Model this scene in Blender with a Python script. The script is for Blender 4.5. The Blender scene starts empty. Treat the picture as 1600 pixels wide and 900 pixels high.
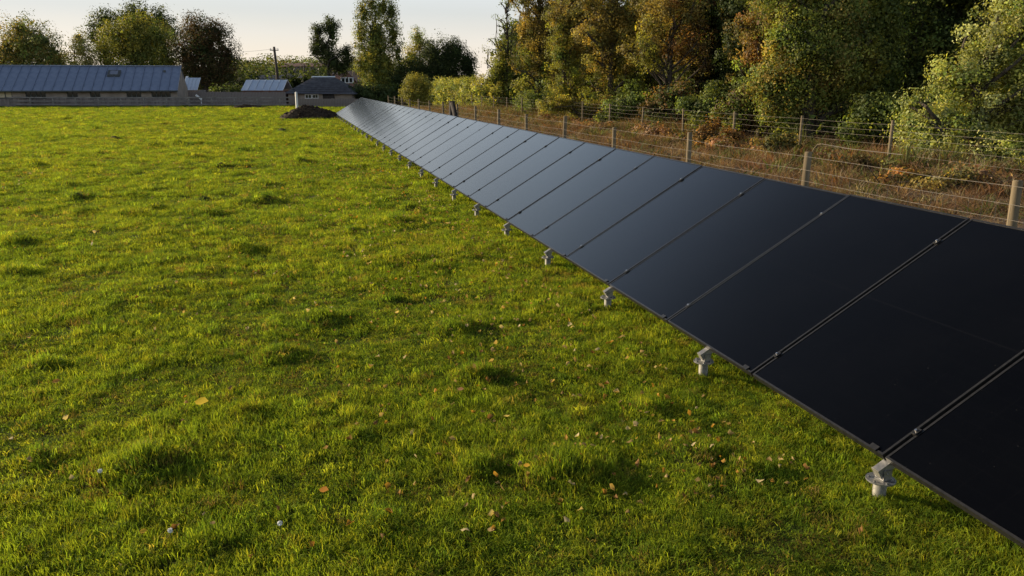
import bpy, math, random
import numpy as np
from mathutils import Vector, Matrix
random.seed(7); RS = np.random.RandomState(11)
scene = bpy.context.scene; col = scene.collection
R = math.radians; PI = math.pi

# ---------------------------------------------------------------- camera
FOC, PITCH, YAW, H = 1250.0, R(14.4), R(15.3), 1.94
cam = bpy.data.cameras.new("camera"); camo = bpy.data.objects.new("camera", cam); col.objects.link(camo)
cam.sensor_width = 36; cam.lens = 36*FOC/1600; cam.clip_start = .05; cam.clip_end = 3000
camo.location = (0, 0, H); camo.rotation_euler = (PI/2-PITCH, 0, -YAW)
scene.camera = camo
Fv = np.array([math.sin(YAW), math.cos(YAW)]); Rv = np.array([math.cos(YAW), -math.sin(YAW)])

# ---------------------------------------------------------------- sky, sun, exposure
SUN_EL, SUN_AZ = R(14), R(-50)          # azimuth measured from +Y towards +X
world = bpy.data.worlds.new("World"); scene.world = world; world.use_nodes = True
nt = world.node_tree; nt.nodes.clear()
def N(t, kind, **kw):
    n = t.nodes.new(kind)
    for k, v in kw.items():
        if k in n.inputs: n.inputs[k].default_value = v
        else: setattr(n, k, v)
    return n
sky = N(nt, 'ShaderNodeTexSky', sky_type='NISHITA', sun_disc=False, sun_elevation=SUN_EL,
        sun_rotation=SUN_AZ % (2*PI), altitude=50, air_density=1.0, dust_density=1.6, ozone_density=1.0)
bg = N(nt, 'ShaderNodeBackground', Strength=0.07)
out = N(nt, 'ShaderNodeOutputWorld')
# thin high cloud veil: whitens the whole sky, thicker in faint streaks
tc = N(nt, 'ShaderNodeTexCoord'); mp = N(nt, 'ShaderNodeMapping'); mp.inputs['Scale'].default_value = (1, 1, 6)
nz = N(nt, 'ShaderNodeTexNoise', Scale=2.2, Detail=5.0, Roughness=.55)
rmp = N(nt, 'ShaderNodeMapRange'); rmp.inputs[1].default_value = .35; rmp.inputs[2].default_value = .75
rmp.inputs[3].default_value = .66; rmp.inputs[4].default_value = .82
mixc = N(nt, 'ShaderNodeMix', data_type='RGBA'); 
nt.links.new(tc.outputs['Generated'], mp.inputs[0]); nt.links.new(mp.outputs[0], nz.inputs['Vector'])
sx = N(nt, 'ShaderNodeSeparateXYZ'); nt.links.new(tc.outputs['Generated'], sx.inputs[0])
veil = N(nt, 'ShaderNodeValToRGB'); ve = veil.color_ramp.elements          # pale warm haze low down, cooler above
ve[0].position = 0; ve[0].color = (10.7, 9.2, 7.6, 1); ve[1].position = .8; ve[1].color = (.5, .65, 1.1, 1)
for p_, c_ in ((.08, (6.8, 7.0, 6.95)), (.19, (8.4, 9.4, 10.4)), (.34, (7.0, 8.9, 11.2)), (.44, (4.4, 5.8, 8.2)), (.57, (1.2, 1.6, 2.5))):
    e_ = ve.new(p_); e_.color = (*c_, 1)
nt.links.new(sx.outputs[2], veil.inputs[0]); nt.links.new(veil.outputs[0], mixc.inputs[7])
fall = N(nt, 'ShaderNodeMapRange', interpolation_type='SMOOTHSTEP'); fall.inputs[1].default_value = 0; fall.inputs[2].default_value = .6; fall.inputs[3].default_value = 1.2; fall.inputs[4].default_value = 1.2
nt.links.new(sx.outputs[2], fall.inputs[0]); mul = N(nt, 'ShaderNodeMath', operation='MULTIPLY', use_clamp=True)
nt.links.new(nz.outputs[0], rmp.inputs[0]); nt.links.new(rmp.outputs[0], mul.inputs[0]); nt.links.new(fall.outputs[0], mul.inputs[1]); nt.links.new(mul.outputs[0], mixc.inputs[0])
nt.links.new(sky.outputs[0], mixc.inputs[6]); nt.links.new(mixc.outputs[2], bg.inputs[0])
nt.links.new(bg.outputs[0], out.inputs[0])
sl = bpy.data.lights.new("sun", 'SUN'); so = bpy.data.objects.new("sun", sl); col.objects.link(so)
sl.energy = 5; sl.angle = R(.5); sl.color = (1, .82, .58)
SV = Vector((math.sin(SUN_AZ)*math.cos(SUN_EL), math.cos(SUN_AZ)*math.cos(SUN_EL), math.sin(SUN_EL)))
so.rotation_euler = SV.to_track_quat('Z', 'Y').to_euler(); so.location = SV*100
vs = scene.view_settings; vs.view_transform = 'Standard'; vs.look = 'None'; vs.gamma = 1; vs.exposure = .68
scene.cycles.max_bounces = 6; scene.cycles.transparent_max_bounces = 4

# ---------------------------------------------------------------- placing: pixel of the 1600 px photo + distance -> place
def ray(px, py):
    u = (px-800)/FOC; v = (450-py)/FOC
    return u, math.cos(PITCH)+v*math.sin(PITCH), v*math.cos(PITCH)-math.sin(PITCH)
def lat(px, d, py=150): u, f, z = ray(px, py); return u*d/f
def zat(py, d): u, f, z = ray(800, py); return H+z*d/f
def wp(l, d): p = Rv*l+Fv*d; return float(p[0]), float(p[1])
def at(px, d, py=150): return wp(lat(px, d, py), d)
def gnd(px, py):                       # ground point seen at a pixel
    u, f, z = ray(px, py); t = -H/z; return wp(u*t, f*t)
def gd(py): u, f, z = ray(800, py); return -H/z*f
def onx(px, x, py=160):                        # point on the line x = const seen in a pixel column
    lo, hi = 1.0, 400.0
    for _ in range(60):
        m = .5*(lo+hi); d = x*math.sin(YAW)+m*math.cos(YAW); l = x*math.cos(YAW)-m*math.sin(YAW)
        p = 800+FOC*l*ray(px, py)[1]/d
        if p > px: lo = m
        else: hi = m
    return m

# ---------------------------------------------------------------- object helpers
def link(o, parent=None):
    col.objects.link(o)
    if parent is not None: o.parent = parent
    return o
def tag(o, label=None, cat=None, group=None, kind=None):
    for k, v in (('label', label), ('category', cat), ('group', group), ('kind', kind)):
        if v: o[k] = v
    return o
def empty(name, loc, rz=0, label=None, cat=None, group=None):
    o = bpy.data.objects.new(name, None); o.empty_display_size = .2
    o.location = loc; o.rotation_euler = (0, 0, rz); link(o); return tag(o, label, cat, group)
def mesh_obj(name, me, parent=None): return link(bpy.data.objects.new(name, me), parent)
class MB:
    def __init__(s): s.v = []; s.f = []
    def add(s, vs_, fs):
        b = len(s.v); s.v += [tuple(map(float, q)) for q in vs_]; s.f += [tuple(b+i for i in f) for f in fs]; return s
    def box(s, c, sz, M=None, taper=1.0):
        x, y, z = sz[0]/2, sz[1]/2, sz[2]/2; t = taper
        p = [(-x,-y,-z),(x,-y,-z),(x,y,-z),(-x,y,-z),(-x*t,-y*t,z),(x*t,-y*t,z),(x*t,y*t,z),(-x*t,y*t,z)]
        if M is not None: p = [tuple(M @ Vector(q)) for q in p]
        return s.add([(q[0]+c[0], q[1]+c[1], q[2]+c[2]) for q in p],
                     [(0,3,2,1),(4,5,6,7),(0,1,5,4),(1,2,6,5),(2,3,7,6),(3,0,4,7)])
    def tube(s, pts, r, n=6, cap=True):
        P = [Vector(p) for p in pts]; rr = r if hasattr(r, '__len__') else [r]*len(P); b = len(s.v)
        t0 = (P[1]-P[0]).normalized(); a = Vector((0,0,1)) if abs(t0.z) < .9 else Vector((1,0,0))
        u = t0.cross(a).normalized()
        for i, p in enumerate(P):
            t = (P[min(i+1, len(P)-1)]-P[max(i-1, 0)]).normalized()
            u = (u-t*u.dot(t)).normalized(); w = t.cross(u)
            for k in range(n):
                q = p+(u*math.cos(2*PI*k/n)+w*math.sin(2*PI*k/n))*rr[i]; s.v.append(tuple(q))
        for i in range(len(P)-1):
            for k in range(n):
                s.f.append((b+i*n+k, b+i*n+(k+1)%n, b+(i+1)*n+(k+1)%n, b+(i+1)*n+k))
        if cap:
            s.f.append(tuple(b+k for k in range(n-1, -1, -1))); s.f.append(tuple(b+(len(P)-1)*n+k for k in range(n)))
        return s
    def mesh(s, name, m, smooth=False):
        me = bpy.data.meshes.new(name); me.from_pydata(s.v, [], s.f); me.materials.append(m)
        if smooth: me.polygons.foreach_set('use_smooth', [True]*len(me.polygons))
        me.update(); return me
    def build(s, name, m, parent=None, smooth=False): return mesh_obj(name, s.mesh(name, m, smooth), parent)
def np_mesh(name, V, F, m, colr=None, smooth=False):
    """V (n,3), F (k,q) all the same size; colr per-vertex rgb -> attribute 'tint'"""
    me = bpy.data.meshes.new(name); n, k, q = len(V), len(F), F.shape[1]
    me.vertices.add(n); me.vertices.foreach_set('co', np.ascontiguousarray(V, dtype=np.float32).ravel())
    me.loops.add(k*q); me.loops.foreach_set('vertex_index', np.ascontiguousarray(F, dtype=np.int32).ravel())
    me.polygons.add(k); me.polygons.foreach_set('loop_start', np.arange(0, k*q, q, dtype=np.int32))
    if smooth: me.polygons.foreach_set('use_smooth', np.ones(k, dtype=bool))
    if colr is not None:
        a = me.attributes.new('tint', 'FLOAT_COLOR', 'POINT')
        a.data.foreach_set('color', np.concatenate([colr, np.ones((n, 1))], 1).astype(np.float32).ravel())
    me.materials.append(m); me.update(calc_edges=True); return me
def vnoise(x, y, s, seed=0):           # smooth value noise 0..1
    r = np.random.RandomState(seed); T = r.rand(256, 256); X = x/s+1000; Y = y/s+1000
    i = np.floor(X).astype(int); j = np.floor(Y).astype(int); a = X-i; b = Y-j
    a = a*a*(3-2*a); b = b*b*(3-2*b)
    g = lambda p, q: T[p % 256, q % 256]
    return (g(i,j)*(1-a)+g(i+1,j)*a)*(1-b)+(g(i,j+1)*(1-a)+g(i+1,j+1)*a)*b

# ---------------------------------------------------------------- materials
def mat(name, c1, c2=None, scale=8, rough=.8, metal=0, bump=0, spec=.3, detail=4, coord='Object', stretch=(1,1,1), lo=.35, hi=.65):
    m = bpy.data.materials.new(name); m.use_nodes = True; t = m.node_tree; p = t.nodes['Principled BSDF']
    p.inputs['Roughness'].default_value = rough; p.inputs['Metallic'].default_value = metal
    p.inputs['Specular IOR Level'].default_value = spec
    p.inputs['Base Color'].default_value = (*c1, 1)
    if c2:
        tcn = N(t, 'ShaderNodeTexCoord'); mpn = N(t, 'ShaderNodeMapping'); mpn.inputs['Scale'].default_value = stretch
        n = N(t, 'ShaderNodeTexNoise', Scale=scale, Detail=detail, Roughness=.6)
        rp = N(t, 'ShaderNodeValToRGB'); e = rp.color_ramp.elements
        e[0].position = lo; e[0].color = (*c1, 1); e[1].position = hi; e[1].color = (*c2, 1)
        t.links.new(tcn.outputs[coord], mpn.inputs[0]); t.links.new(mpn.outputs[0], n.inputs['Vector'])
        t.links.new(n.outputs[0], rp.inputs[0]); t.links.new(rp.outputs[0], p.inputs['Base Color'])
        if bump:
            b = N(t, 'ShaderNodeBump', Strength=bump, Distance=.02)
            t.links.new(n.outputs[0], b.inputs['Height']); t.links.new(b.outputs[0], p.inputs['Normal'])
    return m
def leaf_mat(name, trans=.35, attr='GEOMETRY', rough=.6, spec=.1):
    m = bpy.data.materials.new(name); m.use_nodes = True; t = m.node_tree; t.nodes.clear()
    a = N(t, 'ShaderNodeAttribute', attribute_name='tint', attribute_type=attr)
    p = N(t, 'ShaderNodeBsdfPrincipled', Roughness=rough); p.inputs['Specular IOR Level'].default_value = spec
    tr = N(t, 'ShaderNodeBsdfTranslucent'); mx = N(t, 'ShaderNodeAddShader')
    g = N(t, 'ShaderNodeMix', data_type='RGBA', blend_type='MULTIPLY'); g.inputs[0].default_value = 1; g.inputs[7].default_value = (1.22*trans, 1.15*trans, .5*trans, 1)
    o = N(t, 'ShaderNodeOutputMaterial')
    t.links.new(a.outputs['Color'], p.inputs['Base Color']); t.links.new(a.outputs['Color'], g.inputs[6])
    t.links.new(g.outputs[2], tr.inputs['Color']); t.links.new(p.outputs[0], mx.inputs[0]); t.links.new(tr.outputs[0], mx.inputs[1])
    t.links.new(mx.outputs[0], o.inputs[0]); return m
M = {}
M['leaf'] = leaf_mat('leaf', .95); M['grass'] = leaf_mat('grass_blade', 1.4, 'INSTANCER', .7, .03)
M['dry'] = leaf_mat('dry_grass', .7, 'INSTANCER', .8); M['deadleaf'] = leaf_mat('dead_leaf', .6, 'GEOMETRY', .7)
M['bark'] = mat('bark', (.035,.027,.018), (.085,.068,.05), 12, .9, bump=.5, stretch=(1,1,.25))
M['turf'] = mat('turf_soil', (.028,.032,.008), (.070,.075,.012), 3.5, .95, bump=.6, detail=8, spec=.1)
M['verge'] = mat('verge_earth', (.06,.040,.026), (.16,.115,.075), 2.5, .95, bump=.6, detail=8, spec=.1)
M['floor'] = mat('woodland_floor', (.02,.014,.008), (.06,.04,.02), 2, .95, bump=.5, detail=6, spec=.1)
M['soil'] = mat('dug_soil', (.022,.016,.011), (.085,.060,.040), 7, .95, bump=.8, detail=8, spec=.1)
M['post'] = mat('weathered_post', (.11,.082,.045), (.23,.18,.105), 9, .85, bump=.3, stretch=(1,1,.12))
M['darkwood'] = mat('dark_timber', (.02,.018,.015), (.05,.04,.035), 9, .85, bump=.3, stretch=(1,1,.2))
M['rail'] = mat('grey_rail', (.13,.12,.11), (.26,.24,.22), 9, .85, bump=.3, stretch=(.2,1,1))
M['board'] = mat('grey_board', (.13,.11,.10), (.25,.21,.19), 7, .85, bump=.3, stretch=(1,1,.15))
M['wire'] = mat('galvanised_wire', (.20,.175,.145), rough=.6, metal=.3)
M['galv'] = mat('galvanised_steel', (.20,.20,.195), (.33,.325,.31), 30, .45, metal=.7, spec=.5)
M['screw'] = mat('dusty_galvanised_tube', (.17,.16,.13), (.27,.26,.215), 20, .6, metal=.3, spec=.4)
M['alu'] = mat('bare_aluminium', (.75,.74,.72), rough=.3, metal=1)
M['frame'] = mat('black_anodised_frame', (.018,.018,.018), (.031,.030,.029), 30, .42, metal=.4, spec=.5)
M['roof'] = mat('blue_grey_metal_roof', (.22,.265,.355), (.30,.35,.45), 1.5, .45, metal=.35, spec=.5)
M['paleroof'] = mat('pale_metal_roof', (.52,.60,.70), (.62,.69,.77), 1.5, .4, metal=.3, spec=.5)
M['wall'] = mat('rendered_wall', (.22,.18,.145), (.33,.27,.22), 1.3, .9, bump=.2, detail=6)
M['brick'] = mat('dull_brick', (.16,.08,.06), (.26,.15,.11), 3, .9, bump=.3, detail=6)
M['slate'] = mat('dark_slate', (.06,.06,.068), (.12,.12,.13), 2.5, .7, bump=.3, detail=6)
M['tile'] = mat('brown_roof_tile', (.12,.06,.04), (.2,.11,.08), 4, .85, bump=.3)
M['white'] = mat('white_paint', (.80,.79,.76), (.70,.69,.66), 6, .5)
M['winframe'] = mat('window_frame_grey', (.08,.085,.08), rough=.6)
M['pane'] = mat('window_pane', (.02,.022,.02), rough=.06, spec=.6)
M['lit_pane'] = mat('cream_lit_pane', (.5,.42,.28), rough=.5)  # cream colour stands for light on the panes of the leftmost barn window
M['pole'] = mat('tarred_pole', (.05,.04,.032), (.10,.08,.065), 6, .9, stretch=(1,1,.1))
M['cable'] = mat('overhead_cable', (.03,.03,.03), rough=.6)
M['clock'] = mat('seed_head', (.75,.74,.70), rough=.9)
def panel_glass():
    m = bpy.data.materials.new('panel_glass'); m.use_nodes = True; t = m.node_tree; p = t.nodes['Principled BSDF']
    tcn = N(t, 'ShaderNodeTexCoord'); n = N(t, 'ShaderNodeTexNoise', Scale=1.6, Detail=5.0, Roughness=.6)
    rp = N(t, 'ShaderNodeValToRGB'); e = rp.color_ramp.elements
    e[0].position = .3; e[0].color = (.0008,.0009,.0013,1); e[1].position = .75; e[1].color = (.0018,.0019,.0024,1)
    # dust specks
    v = N(t, 'ShaderNodeTexNoise', Scale=90.0, Detail=1.0); r2 = N(t, 'ShaderNodeMapRange')
    r2.inputs[1].default_value = .78; r2.inputs[2].default_value = .84; r2.inputs[3].default_value = 0; r2.inputs[4].default_value = .12
    mx = N(t, 'ShaderNodeMix', data_type='RGBA'); mx.inputs[7].default_value = (.25,.25,.25,1)
    r3 = N(t, 'ShaderNodeMapRange'); r3.inputs[3].default_value = .13; r3.inputs[4].default_value = .17
    for a in (n, v): t.links.new(tcn.outputs['Object'], a.inputs['Vector'])
    t.links.new(n.outputs[0], rp.inputs[0]); t.links.new(v.outputs[0], r2.inputs[0]); t.links.new(r2.outputs[0], mx.inputs[0])
    sp = N(t, 'ShaderNodeSeparateXYZ'); t.links.new(tcn.outputs['Object'], sp.inputs[0])   # faint cell joints, a busier one across the middle
    def ln(o, per, w, off=0.0):
        a = N(t, 'ShaderNodeMath', operation='ADD'); a.inputs[1].default_value = off+w/2
        m_ = N(t, 'ShaderNodeMath', operation='FLOORED_MODULO'); m_.inputs[1].default_value = per
        l_ = N(t, 'ShaderNodeMath', operation='LESS_THAN'); l_.inputs[1].default_value = w
        t.links.new(o, a.inputs[0]); t.links.new(a.outputs[0], m_.inputs[0]); t.links.new(m_.outputs[0], l_.inputs[0]); return l_.outputs[0]
    acc = None
    for o_ in (ln(sp.outputs[0], L/18, .0025), ln(sp.outputs[1], PWID/6, .003), ln(sp.outputs[0], L, .012, L/2)):
        if acc is None: acc = o_
        else:
            m_ = N(t, 'ShaderNodeMath', operation='ADD'); t.links.new(acc, m_.inputs[0]); t.links.new(o_, m_.inputs[1]); acc = m_.outputs[0]
    cl = N(t, 'ShaderNodeMix', data_type='RGBA'); cl.inputs[7].default_value = (.0055, .0055, .0065, 1); m_ = N(t, 'ShaderNodeMath', operation='MULTIPLY', use_clamp=True); m_.inputs[1].default_value = .25
    t.links.new(acc, m_.inputs[0]); t.links.new(m_.outputs[0], cl.inputs[0]); t.links.new(rp.outputs[0], cl.inputs[6])
    t.links.new(cl.outputs[2], mx.inputs[6]); t.links.new(mx.outputs[2], p.inputs['Base Color'])
    t.links.new(n.outputs[0], r3.inputs[0]); t.links.new(r3.outputs[0], p.inputs['Roughness'])
    p.inputs['Sheen Weight'].default_value = .035; p.inputs['Sheen Roughness'].default_value = .35; p.inputs['Sheen Tint'].default_value = (.8, .9, 1, 1)
    p.inputs['IOR'].default_value = 1.24
    return m

# ================================================================ GROUND
XF = 4.25                               # field / verge boundary (behind the panels)
mounds = []                             # x, y, radius, height
for px, py, w in [(245,326,50),(28,432,95),(290,344,36),(557,362,46),(330,369,50),(378,388,50),(318,312,44),(415,314,48),
                  (505,503,90),(440,560,105),(715,520,100),(745,592,105),(742,738,100),(900,745,210),(1090,715,150),
                  (225,735,190),(75,572,80),(1170,742,110),(610,470,70),(150,203,26),(236,229,30),(307,248,34),(374,237,26),(180,218,30),
                  (395,198,24),(100,187,24),(255,196,26),(440,206,24),(345,262,34),(470,255,30),(60,262,40),(120,310,44),(640,330,50),
                  (680,420,60),(250,455,60),(400,470,60),(1010,640,90),(560,690,90),(380,650,80),(60,720,100),(600,830,120),(330,860,120)]:
    x, y = gnd(px, py); d = gd(py); r = .34*w*d/FOC
    mounds.append((x, y, r, min(.14, (.42 if d < 12 else .7)*r)))
for _ in range(260):
    d = RS.uniform(8, 66); l = RS.uniform(-.75, .5)*d; x, y = wp(l, d)
    if x < 1.8: mounds.append((x, y, RS.uniform(.14, .34), RS.uniform(.02, .075)))
mounds = np.array(mounds)
def gz(x, y):
    x = np.asarray(x, float); y = np.asarray(y, float)
    z = (vnoise(x, y, 1.9, 3)-.5)*.05+(vnoise(x, y, .55, 4)-.5)*.035
    z = z*np.clip((70-np.hypot(x, y))/20, 0, 1)
    for mx, my, r, h in mounds:
        q = ((x-mx)**2+(y-my)**2)/(r*r)
        k = q < 6
        z = np.where(k, z+h*np.exp(-1.4*q), z)
    return z
def spaced(a, fine0, fine1, b, st, glo, ghi):
    mid = list(np.arange(fine0, fine1+1e-6, st)); lo, hi = [], []
    s, v = st, fine0
    while v > a: s *= glo; v -= s; lo.append(v)
    s, v = st, fine1
    while v < b: s *= ghi; v += s; hi.append(v)
    return np.array(lo[::-1]+mid+hi)
xs = spaced(-700, -12, 4.2, 700, .1, 1.05, 1.12); ys = spaced(-60, 1.2, 24, 900, .1, 1.15, 1.022)
X, Y = np.meshgrid(xs, ys); Z = gz(X, Y)
V = np.stack([X.ravel(), Y.ravel(), Z.ravel()], 1); nx, ny = len(xs), len(ys)
I = (np.arange(ny-1)[:, None]*nx+np.arange(nx-1)[None]).ravel()
F = np.stack([I, I+1, I+nx+1, I+nx], 1)
tag(mesh_obj('field', np_mesh('field', V, F, M['turf'], smooth=True)), 'green grassy field sloping away to the barn', kind='structure')
# the brown strip between the fences, and the woodland floor
def sheet(name, x0, x1, y0, y1, z, m, nx=60, ny=160):
    a = np.linspace(x0, x1, nx); b = np.linspace(y0, y1, ny); X, Y = np.meshgrid(a, b)
    Z = z+np.maximum(0, (vnoise(X, Y, 1.2, 8)-.3))*.14+(vnoise(X, Y, .4, 9))*.05
    V = np.stack([X.ravel(), Y.ravel(), Z.ravel()], 1); I = (np.arange(ny-1)[:, None]*nx+np.arange(nx-1)[None]).ravel()
    return tag(mesh_obj(name, np_mesh(name, V, np.stack([I, I+1, I+nx+1, I+nx], 1), m, smooth=True)), kind='structure')
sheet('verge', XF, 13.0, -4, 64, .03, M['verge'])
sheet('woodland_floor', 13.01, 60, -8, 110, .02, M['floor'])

# ================================================================ SOLAR ROW
A, LOW, L, TH, S0, W = 2.61, H-1.71, 1.722, R(30.9), 2.88, 1.153
PWID = W-.02; FT = .035
M['glass'] = panel_glass()
arr = empty('solar_array', (A, S0, 0), 0, 'long row of tilted black solar panels on steel ground screws in the grass', 'solar array')
# shared meshes in panel space: x up the slope, y along the row, z out of the glass
g = MB().box((L/2, PWID/2, -.006), (L-.020, PWID-.020, .006)).mesh('glass', M['glass'])
fm = MB()
fm.box((.006, PWID/2, -FT/2), (.012, PWID, FT)); fm.box((L-.006, PWID/2, -FT/2), (.012, PWID, FT))
fm.box((L/2, .006, -FT/2), (L-.0245, .012, FT-.0006)); fm.box((L/2, PWID-.006, -FT/2), (L-.0245, .012, FT-.0006))
fmesh = fm.mesh('frame', M['frame'])
cb = MB().box((0, 0, -.012), (.045, .016, .03)).box((0, 0, .0045), (.04, .03, .004)).tube([(0,0,.006),(0,0,.012)], .006, 6)
cmesh = cb.mesh('clamp', M['frame'])
bolt = MB().tube([(0,0,.0068),(0,0,.0145)], .0065, 6).mesh('clamp_bolt', M['alu'])
NP0, NP1 = -3, 39
for i in range(NP0, NP1):
    p = bpy.data.objects.new('solar_panel', None); p.empty_display_size = .2; link(p, arr)
    p.location = (0, W*i+.01, LOW+random.uniform(-.002, .002)); p.rotation_euler = (random.uniform(-.002,.002), -TH+random.uniform(-.0025,.0025), 0)
    mesh_obj('glass', g, p); mesh_obj('frame', fmesh, p)
    if i < 26:
        for sx in (.20, L-.27):
            c = mesh_obj('clamp', cmesh, p); c.location = (sx, -.01, 0)
            b = mesh_obj('bolt', bolt, p); b.location = (sx+.0, -.01, 0)
        e = mesh_obj('end_clip', MB().box((.0, 0, .0035), (.03, .05, .006)).mesh('end_clip', M['frame']) if i == NP0 else e.data, p)
        e.location = (.013, .07, 0)
# steel below: purlins along the row, a rafter on every pair of posts, ground screws
cs, sn = math.cos(TH), math.sin(TH); Msl = Matrix.Rotation(-TH, 3, 'Y')
y0, y1 = W*NP0, W*NP1
for sx in (.20, L-.27):
    MB().box((sx*cs+.055*sn, (y0+y1)/2, LOW+sx*sn-.055*cs), (.04, y1-y0, .04), Msl).build('purlin', M['galv'], arr)
n = 0
fz = LOW-.118
post = MB().tube([(0,0,-.15),(0,0,fz-.007)], .031, 14).mesh('ground_screw', M['screw'], True)
fl = MB().tube([(0,0,-.007),(0,0,0)], .068, 18)
for k in range(6): fl.tube([(.054*math.cos(k*PI/3), .054*math.sin(k*PI/3), 0), (.054*math.cos(k*PI/3), .054*math.sin(k*PI/3), .008)], .007, 6)
fl = fl.mesh('flange', M['galv'])
brk = MB().box((.012,-.027,.027), (.045,.005,.052)).box((.012,.027,.027), (.045,.005,.052)).box((.012,0,.003), (.045,.049,.006)).tube([(.012,-.034,.035),(.012,.034,.035)], .006, 6).mesh('bracket', M['galv'])
raft = MB().box((.80,0,0), (1.74,.05,.045), Msl)
cap = MB().box((-.066,0,-.066*math.tan(TH)+.0), (.006,.056,.05), Msl).mesh('end_cap', M['screw'])
yy = W*0-1.5*W*2
while yy < y1-.3:
    gx, gy = A+.03, S0+yy
    z = float(gz(gx, gy))
    q = mesh_obj('ground_screw', post, arr); q.location = (.0, yy, 0)
    q.rotation_euler = (0, 0, random.uniform(0, 1))
    f = mesh_obj('flange', fl, q); f.location = (0, 0, fz); 
    b = mesh_obj('bracket', brk, q); b.location = (0, 0, fz+.001); b.rotation_euler = (0, 0, -q.rotation_euler[2])
    if n == 0: rm = MB().box((.83*cs,0,.83*sn), (1.72,.044,.040), Msl).mesh('rafter', M['galv']); capm = MB().box((-.033*cs,0,-.033*sn), (.005,.048,.044), Msl).mesh('end_cap', M['screw'])
    r = mesh_obj('rafter', rm, arr); r.location = (.0, yy, LOW-.066)
    c = mesh_obj('end_cap', capm, r)
    MB().tube([(1.15,0,-.15),(1.15,0,LOW+1.15*math.tan(TH)-.10)], .034, 10).build('rear_leg', M['screw'], arr).location = (0, yy, 0)
    yy += 1.5*W; n += 1

# ================================================================ WIRE FENCES
def round_post(r, h, lean=0):
    m = MB(); m.tube([(0,0,-.3),(lean*.5,0,h*.5),(lean,0,h-.012),(lean*1.0,0,h)], [r, r*.98, r*.95, r*.86], 12); return m
def wire_fence(x, ys, h, r, label, wires, netting, rad, jit=.0):
    f = empty('wire_fence', (x, ys[0], 0), 0, label, 'wire fence')
    tops = []
    for y in ys:
        hh = h+random.uniform(-.05, .05); dx = random.uniform(-jit, jit)
        p = round_post(r*random.uniform(.9, 1.12), hh, random.uniform(-.03, .03)).build('fence_post', M['post'], f, True)
        p.location = (dx, y-ys[0], 0); p.rotation_euler = (0, 0, random.uniform(0, 6)); tops.append((dx, y-ys[0]))
    for wz in wires:
        pts = []
        for a, b in zip(tops[:-1], tops[1:]):
            for k in range(3):
                t = k/3; sag = -.018*math.sin(PI*t)*random.uniform(.2, 1.4)
                pts.append((a[0]*(1-t)+b[0]*t-r-.004, a[1]*(1-t)+b[1]*t, wz+sag+random.uniform(-.003, .003)))
        pts.append((tops[-1][0]-r-.004, tops[-1][1], wz))
        MB().tube(pts, rad, 5).build('line_wire', M['wire'], f)
    if netting:
        m = MB(); y = 0; zt = netting[1]
        while y < min(tops[-1][1], netting[2]):
            o = random.uniform(-.01, .01); m.tube([(-r-.004, y, .08), (-r-.004+o, y+o, zt*.5), (-r-.004, y, zt)], rad*1.1, 4, False); y += netting[0]
        tag(m.build('netting_stay', M['wire'], f), kind='stuff')
    return f
XN, XB = 6.0, 12.3
yN = [onx(1588, XN, 310)+3.0*(k-2) for k in range(18)]
nf = wire_fence(XN, yN, 1.16, .042, 'nearer stock fence of short round posts and wire netting right behind the solar panels', [.10, .20, .31, .42, .54, .66, .79, .92, 1.08], (.15, .92, 30), .0017, .02)
yB = [onx(1387, XB, 240)+3.15*k for k in (-6, -3)+tuple(range(0, 15))]
bf = wire_fence(XB, yB, 1.14, .036, 'farther post and wire fence along the foot of the trees', [.12, .30, .48, .66, .82, .95, 1.08], None, .0018, .03)
# bent stay on the second near post and a dark braced strainer further on
yq = yN[3]-yN[0]
MB().tube([(.05,yq-.03,1.10),(.06,yq-.06,1.17),(.07,yq-.11,1.225),(.08,yq-.17,1.235)], .008, 6).build('bent_stay', M['post'], nf)
MB().tube([(.08,yq-.17,1.235),(.09,yq-.7,1.215),(.08,yq-1.5,1.22)], .003, 5).build('line_wire', M['wire'], nf)
ys_ = onx(711, XN)
st = empty('strainer_post', (XN-.12, ys_, 0), 0, 'thick dark strainer post with a leaning brace beside the near fence', 'fence post')
MB().tube([(0,0,-.2),(0,0,1.28)], [.12,.11], 12).build('post', M['darkwood'], st, True)
MB().tube([(0,-.1,1.2),(.08,-1.1,.05)], [.09,.1], 10).build('brace', M['darkwood'], st, True)
MB().tube([(0,.1,1.1),(-.03,.85,.05)], [.05,.05], 8).build('brace', M['darkwood'], st, True)

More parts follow.
